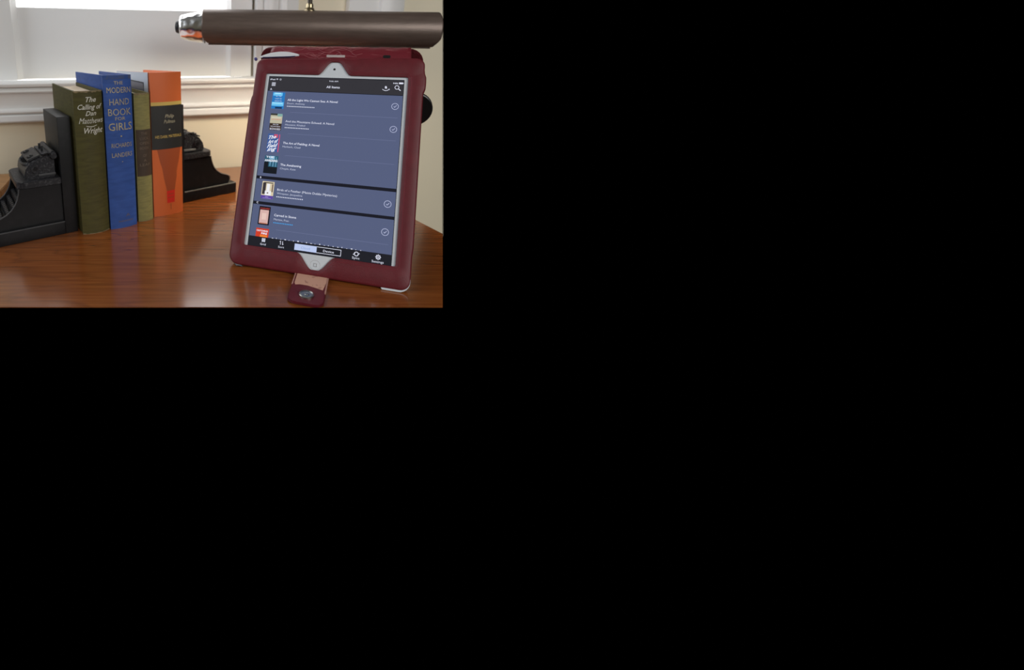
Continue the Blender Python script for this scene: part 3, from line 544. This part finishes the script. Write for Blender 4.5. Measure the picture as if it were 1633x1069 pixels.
# the row cut off by the tool bar: only the tops of its title's letters show
ct = []
for i in range(21):
    x = -48.5 + i * 4.6; h_ = (0.5, 1.1, 0.35, 0.9, 0.6)[i % 5]; ct.append((x, -88.0, x + (1.6, 0.6, 1.1)[i % 3], -88.0 + h_))
uq('cut_off_title', 'text', WH, ct, 0.1)
# tool bar icons and switch
for row_ in [('Grid', -57.4, -96.6, 3.0, 6.2, 0.0, 'CENTER'), ('Sort', -37.4, -96.9, 3.0, 6.4, 0.0, 'CENTER'), ('Device', 12.3, -94.7, 3.4, 11.0, 0.005, 'CENTER'), ('Sync', 39.9, -97.0, 3.2, 7.4, 0.0, 'CENTER'), ('Settings', 61.2, -97.7, 3.2, 11.6, 0.0, 'CENTER')]: ut('tool_text', 'text', WH, [row_])
uq('grid_icon', 'text', WH, [(-59.2 + 1.35 * i, -93.0 + 1.35 * j, -58.1 + 1.35 * i, -91.9 + 1.35 * j) for i in range(3) for j in range(3)], 0.1)
so = MB(); so.add(*bar(-38.5, -93.4, -38.5, -89.6, 0.5)); so.add(*bar(-39.5, -90.6, -38.4, -89.4, 0.5)); so.add(*bar(-36.3, -93.4, -36.3, -89.6, 0.5)); so.add(*bar(-36.4, -93.5, -35.3, -92.3, 0.5)); so.build('sort_icon', um('text', WH), display, 0, False)
sy = MB(); sy.add(*ring(40.1, -91.9, 1.6, 2.3, 18, 0.1, R(20), R(170))); sy.add(*ring(40.1, -91.9, 1.6, 2.3, 18, 0.1, R(200), R(350))); sy.add(*bar(41.4, -92.5, 43.2, -91.0, 0.7)); sy.add(*bar(38.8, -91.4, 37.0, -92.8, 0.7)); sy.build('sync_icon', um('text', WH), display, 0, False)
gr = MB(); gr.add(*ring(61.4, -92.0, 1.5, 2.2)); gr.add(*ring(61.4, -92.0, 0.5, 0.95, 14))
for i in range(8):
    a = 2 * PI * i / 8; gr.add(*bar(61.4 + 2.1 * math.cos(a), -92.0 + 2.1 * math.sin(a), 61.4 + 2.7 * math.cos(a), -92.0 + 2.7 * math.sin(a), 0.7))
gr.build('gear_icon', um('text', WH), display, 0, False)
uq('switch_on', 'switch', (186, 200, 236), [(-23.2, -96.6, 0.0, -90.0)], 0.08)
uq('switch_outline', 'text', WH, [(0.0, -96.6, 25.0, -96.1), (0.0, -90.5, 25.0, -90.0), (24.5, -96.6, 25.0, -90.0)], 0.1)
ut('switch_text', 'switcht', (132, 158, 210), [('Cloud', -11.6, -94.6, 3.4, 9.4, 0.0, 'CENTER')])

# ---- case
case = thing('tablet_case', 'dark red grained leather folio case holding the tablet upright', 'case', TP, TROT)
outer = []
base = rrect(-93.5 * mm, 94 * mm, -121.5 * mm, 120.5 * mm, [11 * mm, 10 * mm, 9 * mm, 9 * mm], 7)
# refine long sides so that the silhouette can bulge
def densify(l, step):
    out = []
    for i in range(len(l)):
        a, b = Vector(l[i]), Vector(l[(i + 1) % len(l)]); n = max(1, int((b - a).length / step))
        out += [tuple(a.lerp(b, k / n)) for k in range(n)]
    return out
def sstep(a, b, x): t = max(0, min(1, (x - a) / (b - a))); return t * t * (3 - 2 * t)
outer = []
for x, y in densify(base, 4 * mm):
    if x < -80 * mm: x += 1.8 * mm * sstep(68 * mm, 76 * mm, y)
    if x > 80 * mm: x += 2.2 * mm * (sstep(84 * mm, 88 * mm, y) - sstep(98 * mm, 106 * mm, y)) - 0.8 * mm * sstep(-80 * mm, -86 * mm, y)
    y += (x + 93.5 * mm) / (187 * mm) * 4.2 * mm * sstep(60 * mm, 118 * mm, y)
    outer.append((x, y))
def bumpy(x, hw, top, amp):
    ax = abs(x); return amp * (1 - sstep(top, hw, ax))
inner_ = []
for x, y in densify(rrect(-78 * mm, 78 * mm, -98.8 * mm, 101.6 * mm, [1.5 * mm, 1.5 * mm, 2 * mm, 2 * mm], 3), 1.5 * mm):
    if y > 95 * mm and abs(x) < 60 * mm: y += bumpy(x, 18.5 * mm, 3.2 * mm, 15.8 * mm)
    if y < -95 * mm and abs(x) < 60 * mm: y -= bumpy(x, 20 * mm, 3.0 * mm, 15.6 * mm)
    inner_.append((x, y))
fm = bmesh.new()
def ringv(l, z): return [fm.verts.new((x, y, z)) for x, y in l]
o_in = offset(outer, -2.6 * mm); i_out = offset(inner_, 0.7 * mm)
La, Lb = ringv(o_in, 2.0 * mm), ringv(i_out, 1.7 * mm)
ea = [fm.edges.new((La[i], La[(i + 1) % len(La)])) for i in range(len(La))]; eb = [fm.edges.new((Lb[i], Lb[(i + 1) % len(Lb)])) for i in range(len(Lb))]
bmesh.ops.triangle_fill(fm, use_beauty=True, use_dissolve=False, edges=ea + eb)
def skirt(l0, l1):
    for i in range(len(l0)): fm.faces.new((l0[i], l0[(i + 1) % len(l0)], l1[(i + 1) % len(l1)], l1[i]))
Lo1 = ringv(offset(outer, -0.9 * mm), 1.2 * mm); lift = lambda l, k: [(x, y + k * mm * sstep(-100 * mm, -116 * mm, y)) for x, y in l]
Lo2 = ringv(lift(outer, 0.3), -1.0 * mm); Lo3 = ringv(lift(outer, 6.0), -11 * mm); Lo4 = ringv(lift(offset(outer, -2 * mm), 6.0), -13 * mm)
skirt(La, Lo1); skirt(Lo1, Lo2); skirt(Lo2, Lo3); skirt(Lo3, Lo4)
Li1 = ringv(inner_, 1.2 * mm); Li2 = ringv(inner_, 0.1 * mm); skirt(Lb, Li1); skirt(Li1, Li2)
fm.faces.new(Lo4)
mb = MB(); mb.bm(fm); mb.build('front_frame', M['leather'], case, 0.9)
# stitched groove around the opening
stl = offset(inner_, 3.6 * mm); stt = MB(); acc = 0.0
for i in range(len(stl)):
    a, b = Vector(stl[i]), Vector(stl[(i + 1) % len(stl)]); L_ = (b - a).length; n = max(1, round(L_ / (2.6 * mm)))
    if L_ < 0.9 * mm: continue
    p, q = a.lerp(b, 0.12), a.lerp(b, 0.88); t_ = (q - p); nn = Vector((-t_.y, t_.x)).normalized() * 0.30 * mm
    z0, z1 = 1.7 * mm, 2.05 * mm
    stt.add([(p.x + nn.x, p.y + nn.y, z0), (q.x + nn.x, q.y + nn.y, z0), (q.x, q.y, z1), (p.x, p.y, z1), (q.x - nn.x, q.y - nn.y, z0), (p.x - nn.x, p.y - nn.y, z0)], [(0, 1, 2, 3), (3, 2, 4, 5)])
o = stt.build('stitching', M['piping'], case, 0, False); o['kind'] = 'stuff'
# white tablet corners that stick out below the frame
# (local axes of the case: x right, y up the face, z out of the screen)
pr_ = rrect(66 * mm, 92.8 * mm, -122.7 * mm, -108 * mm, [2 * mm, 10.5 * mm, 2 * mm, 2 * mm], 6)
MB().prism(pr_, lambda u, v, h: (u, v, h), -0.3 * mm, 0.6 * mm, 0.2 * mm).build('exposed_corner', M['white_tab'], tab)
pl_ = rrect(-90.8 * mm, -79 * mm, -122.4 * mm, -111 * mm, [11 * mm, 2 * mm, 2 * mm, 2 * mm], 6)
MB().prism(pl_, lambda u, v, h: (u, v, h), -0.3 * mm, 0.6 * mm, 0.2 * mm).build('exposed_corner', M['white_tab'], tab)
# folio cover folded behind as an easel, built in horizontal coordinates (e along the tablet, n behind it, z up)
HM = Matrix.Rotation(TYAW, 4, 'Z'); HM.translation = (TP.x, TP.y, 0)
INV = (Matrix.Translation(TP) @ Matrix.Rotation(TYAW, 4, 'Z') @ Matrix.Rotation(PI / 2 - TLEAN, 4, 'X')).inverted() @ HM
def cp(e, n, z): return tuple(INV @ Vector((e, n, z)))
top, bot = Vector((0.084, 0.2315)), Vector((0.168, 0.0)); dn = (bot - top).normalized(); nb = Vector((dn.y, -dn.x))
cl = rrect(-0.0955, 0.0955, 0.0, (bot - top).length, [0.013, 0.017, 0.008, 0.008], 6)
cvb = MB()
def cover_pt(u, v, h):
    p = top + dn * v + nb * h; return cp(u, p.x, max(p.y, 0.0002))
cvb.prism(cl, cover_pt, -0.0022, 0.0022, 0.0008); cvb.build('back_cover', M['cover_leather'], case, 0.5)
# worn flap joining the frame's top edge to the cover
prof = [(0.0640, 0.2080), (0.0645, 0.2140), (0.0655, 0.2185), (0.0680, 0.2225), (0.0725, 0.2270), (0.0785, 0.2306), (0.084, 0.2328), (0.0875, 0.2325), (0.0890, 0.2295)]
fl = MB(); nL = 40; grid = []
rnd = random.Random(4); ph = [rnd.random() * 6 for _ in range(6)]
for i in range(nL + 1):
    e = -0.0800 + 0.1605 * i / nL; row = []
    for j, (n_, z_) in enumerate(prof):
        wv = 0.00035 * (math.sin(e * 260 + j * 0.9 + ph[j % 6]) + 0.6 * math.sin(e * 520 - j * 1.7)) if 2 <= j <= 6 else 0
        row.append(cp(e, n_, z_ + wv))
    grid.append(row)
fl.loft(grid, False); o = fl.build('hinge_flap', M['cracked'], case, 1.2)
sm = o.modifiers.new('thickness', 'SOLIDIFY'); sm.thickness = 0.0016
# crease ridges along the flap where the leather has cracked
ck = MB()
for k in range(7):
    j0 = 2.4 + 0.55 * k; e0 = -0.078 + 0.018 * (k % 4) + 0.01 * rnd.random(); L_ = 0.045 + 0.05 * rnd.random(); pth = []
    for i in range(15):
        e = min(0.079, e0 + L_ * i / 14); jj = max(2.0, min(6.2, j0 + 0.75 * math.sin(e * 150 + ph[k % 6]) + 0.3 * math.sin(e * 410 + k))); j = int(jj); tt = jj - j
        n_ = prof[j][0] * (1 - tt) + prof[j + 1][0] * tt; z_ = prof[j][1] * (1 - tt) + prof[j + 1][1] * tt; pth.append(cp(e, n_ - 0.0003, z_ + 0.0004))
    ck.tube(pth, 0.00024, 5)
o = ck.build('crack_ridges', mat('rubbed_pink_leather', (0.36, 0.11, 0.12), 0.55, var=0.4, vscale=200), case); o['kind'] = 'stuff'
# openings in the top edge: pale slit, dark hole
def slot(name, m, e0, e1, n_, z0, z1, th=0.0008):
    mb_ = MB(); q = rrect(e0, e1, z0, z1, min(0.0008, (z1 - z0) * 0.45), 3)
    mb_.prism(q, lambda u, v, h: cp(u, n_ + h, v), 0, th); return mb_.build(name, m, case)
slot('pale_slit', mat('pale_lining', (0.55, 0.47, 0.45), 0.6), -0.0112, 0.0095, 0.0590, 0.2216, 0.2242)
hole = MB(); q = rrect(0.0505, 0.0585, 0.2215, 0.2248, 0.0014, 4); hole.prism(q, lambda u, v, h: cp(u, 0.0600 + h, v), 0, 0.001); hole.build('jack_hole', M['disc'], case)
# silver back edge of the tablet showing through the long oval opening at the left
ov = MB(); pts = []
for i in range(21):
    t_ = i / 20; pts.append((-0.0905 + 0.0475 * t_, 0.2199 + 0.0030 * t_ + 0.0056 * math.sin(PI * min(1, t_ * 0.92 + 0.03)) ** 0.8))
lowp = [(-0.0430 - 0.0475 * i / 20, 0.2210 + 0.0014 * (1 - i / 20) - 0.0014 * (i / 20)) for i in range(21)]
ov.prism(pts + lowp, lambda u, v, h: tuple(INV @ Vector((u, 0.0570 + h, v))), 0, 0.0045, 0.0004); ov.build('exposed_edge', M['alu'], tab)
MB().tube([cp(-0.0860, 0.0562, 0.2200), cp(-0.070, 0.0562, 0.2207), cp(-0.055, 0.0562, 0.2214), cp(-0.047, 0.0562, 0.2220)], 0.0008, 6).build('opening_lip', mat('dark_navy', (0.02, 0.015, 0.06), 0.6), case)  # thin dark navy strip along the lower edge of the oval opening
MB().lathe([(0.0010, 0), (0.0019, 0.0006), (0.0019, 0.0028), (0.0010, 0.0034)], 'z', cp(-0.0930, 0.0520, 0.2175), 12).build('navy_dot', mat('mid_navy', (0.05, 0.045, 0.20), 0.6), case)  # small navy dot at the frame's top left corner
# strap reaching forward under the tablet with a press stud
sd = Vector((-0.3106, -0.9505)); se = Vector((0.9505, -0.3106)); s0 = Vector((0.0975, 0.4330))
def sp_(u, v, z): p = s0 + sd * v + se * u; q = (Matrix.Translation(TP) @ Matrix.Rotation(TYAW, 4, 'Z') @ Matrix.Rotation(PI / 2 - TLEAN, 4, 'X')).inverted() @ Vector((p.x, p.y, z)); return tuple(q)
sl = rrect(-0.0172, 0.0172, -0.030, 0.0632, [0.001, 0.001, 0.0085, 0.0085], 6)
strap = MB().prism(sl, lambda u, v, h: sp_(u, v, h), 0.0003, 0.0030, 0.0008).build('strap', M['leather'], case, 0.5)
wn_ = [(-0.0148, -0.008), (0.0158, -0.008), (0.0158, 0.0200), (0.0140, 0.0345), (0.0060, 0.0320), (-0.001, 0.0300), (-0.0095, 0.0300), (-0.0135, 0.0318), (-0.0148, 0.0285)]
MB().prism(wn_, lambda u, v, h: sp_(u, v, h), 0.0029, 0.00325).build('worn_patch', M['tan'], strap, 0)
for x0, x1, v1 in ((-0.0173, -0.0160, 0.0315), (0.0160, 0.0173, 0.0400)):
    MB().prism([(x0, -0.008), (x1, -0.008), (x1, v1), (x0, v1)], lambda u, v, h: sp_(u, v, h), 0.0018, 0.0032).build('raw_edge', mat('raw_hide_edge', (0.44, 0.22, 0.17), 0.7, var=0.3, vscale=200), strap, 0)
def stud_pt(u, v, h): return sp_(u - 0.0002, 0.0480 + v, h)
sb = MB(); loops = []
for rr, h in ((0.0072, 0.0030), (0.0072, 0.0042), (0.0064, 0.0047), (0.0056, 0.0042), (0.0040, 0.0040), (0.0030, 0.0042), (0.0024, 0.0042), (0.0018, 0.0048), (0.0006, 0.0050)):
    loops.append([stud_pt(rr * math.cos(2 * PI * i / 24), rr * math.sin(2 * PI * i / 24), h) for i in range(24)])
sb.loft(loops, True, True, True); sb.build('press_stud', M['snap'], strap, 0.5)
# round black pad on the back of the cover, peeping out on the right
pd = MB(); pc = (0.0915, 0.1622); loops = []
for rr, h in ((0.020, 0.0030), (0.0215, 0.0040), (0.0215, 0.0075), (0.0205, 0.0085)):
    loops.append([cover_pt(pc[0] + rr * math.cos(2 * PI * i / 32), (0.2315 - pc[1]) / 0.94 + rr * 1.04 * math.sin(2 * PI * i / 32), h) for i in range(32)])
pd.loft(loops, True, True, True); pd.build('round_pad', M['disc'], case, 0.5)

# ------------------------------------------------------------------ lamp
LC = Vector((0.1370, 0.6700, 0.2559)); LY = R(-3.2)
lamp = thing('wall_lamp', 'long dark bronze tube-shade lamp with chrome end, lit above the tablet', 'lamp', LC, (0, R(0.65), LY))
rs = 0.0256; HL = 0.1645
def shade_ring(x, r):
    dd = max(0.0, 1 - min(HL + x, HL - x) / 0.014); th0 = R(-66 + 40 * dd * dd); th1 = R(214)
    return [(x, -r * math.cos(th0 + (th1 - th0) * i / 30), r * math.sin(th0 + (th1 - th0) * i / 30)) for i in range(31)]
xs = [-HL + 0.014 * i / 8 for i in range(9)] + [-HL + 0.02 + (2 * HL - 0.04) * i / 20 for i in range(21)] + [HL - 0.014 + 0.014 * i / 8 for i in range(9)]
sh = MB().loft([shade_ring(x, rs) for x in xs], False); o = sh.build('shade', M['shade'], lamp, 1.0)
sm = o.modifiers.new('thickness', 'SOLIDIFY'); sm.thickness = 0.0011; sm.offset = -1
# rolled lip along the front lower edge
lip = []
for x in xs[5:-5]: lip.append((x, -rs * math.cos(R(-66)) - 0.0002, rs * math.sin(R(-66)) + 0.0002))
MB().tube(lip, 0.0011, 8).build('shade_lip', M['shade'], lamp)
MB().lathe([(0.0225, 0), (0.0225, 0.001)], 'x', (-HL + 0.002, 0, 0), 32).build('end_disc', M['darkrod'], lamp)
MB().lathe([(0.0225, 0), (0.0225, 0.001)], 'x', (HL - 0.004, 0, 0), 32).build('end_disc', M['darkrod'], lamp)
# hammered chrome ferrule with facets dented into it
ch = MB(); loops = []; nA = 40
for k in range(17):
    t_ = k / 16; x = -HL - 0.0335 * t_; r = 0.0222 - 0.0056 * t_ ** 1.3
    if k == 16: r -= 0.0016
    loops.append([(x, (r - (0.0011 * max(0, math.sin(a * 9 + (int(t_ * 3) % 2) * 1.6)) * abs(math.sin(t_ * PI * 3)) if 0 < k < 16 else 0)) * math.cos(a), (r - (0.0011 * max(0, math.sin(a * 9 + (int(t_ * 3) % 2) * 1.6)) * abs(math.sin(t_ * PI * 3)) if 0 < k < 16 else 0)) * math.sin(a)) for a in [2 * PI * i / nA for i in range(nA)]])
ch.loft(loops, True, True, True); ch.build('ferrule', M['chrome'], lamp, 0.9)
MB().lathe([(0.0090, 0), (0.0090, -0.0040), (0.0078, -0.0066), (0.0045, -0.0078)], 'x', (-HL - 0.0330, 0, 0.0), 24).build('switch_knob', M['rubber'], lamp)
fz = rs - 0.001
MB().lathe([(0.0078, 0), (0.0078, 0.0012), (0.0066, 0.0024), (0.0068, 0.0036), (0.0052, 0.0048), (0.0050, 0.0090), (0.0040, 0.0104)], 'z', (-0.0135, 0, fz), 24).build('finial', M['brass'], lamp, 0.5)
wl = Vector((0.1946, 0.9027, 0.0)) - LC; wl = Matrix.Rotation(-LY, 3, 'Z') @ wl
zt = 0.225; path = [(-0.0135, 0, fz + 0.008), (-0.0135, 0, zt - 0.05)]
for i in range(1, 9):
    a = 0.5 * PI * i / 8; path.append((-0.0135 + (wl.x + 0.0135) * 0.2 * (1 - math.cos(a)), wl.y * 0.2 * (1 - math.cos(a)), zt - 0.05 + 0.05 * math.sin(a)))
path.append((wl.x, wl.y - 0.002, zt))
MB().tube(path, 0.0034, 12).build('arm', M['darkrod'], lamp)
MB().lathe([(0.028, 0.0), (0.028, -0.004), (0.022, -0.008), (0.008, -0.010)], 'y', (wl.x, wl.y, zt), 24).build('wall_plate', M['brass'], lamp)
bulb_m = emis('warm_tube', (1.0, 0.80, 0.52), 6.0)
MB().lathe([(0.004, -0.135), (0.0065, -0.132), (0.0065, 0.132), (0.004, 0.135)], 'x', (0, 0.002, 0.004), 14).build('tube_bulb', bulb_m, lamp)
ld = bpy.data.lights.new('lamp_light', 'AREA'); ld.shape = 'RECTANGLE'; ld.size = 0.26; ld.size_y = 0.022; ld.energy = 0.95; ld.color = (1.0, 0.88, 0.68)
lo = bpy.data.objects.new('lamp_light', ld); C.objects.link(lo); lo.parent = lamp; lo.location = (0, 0.004, -0.010); lo.rotation_euler = (0, 0, 0)
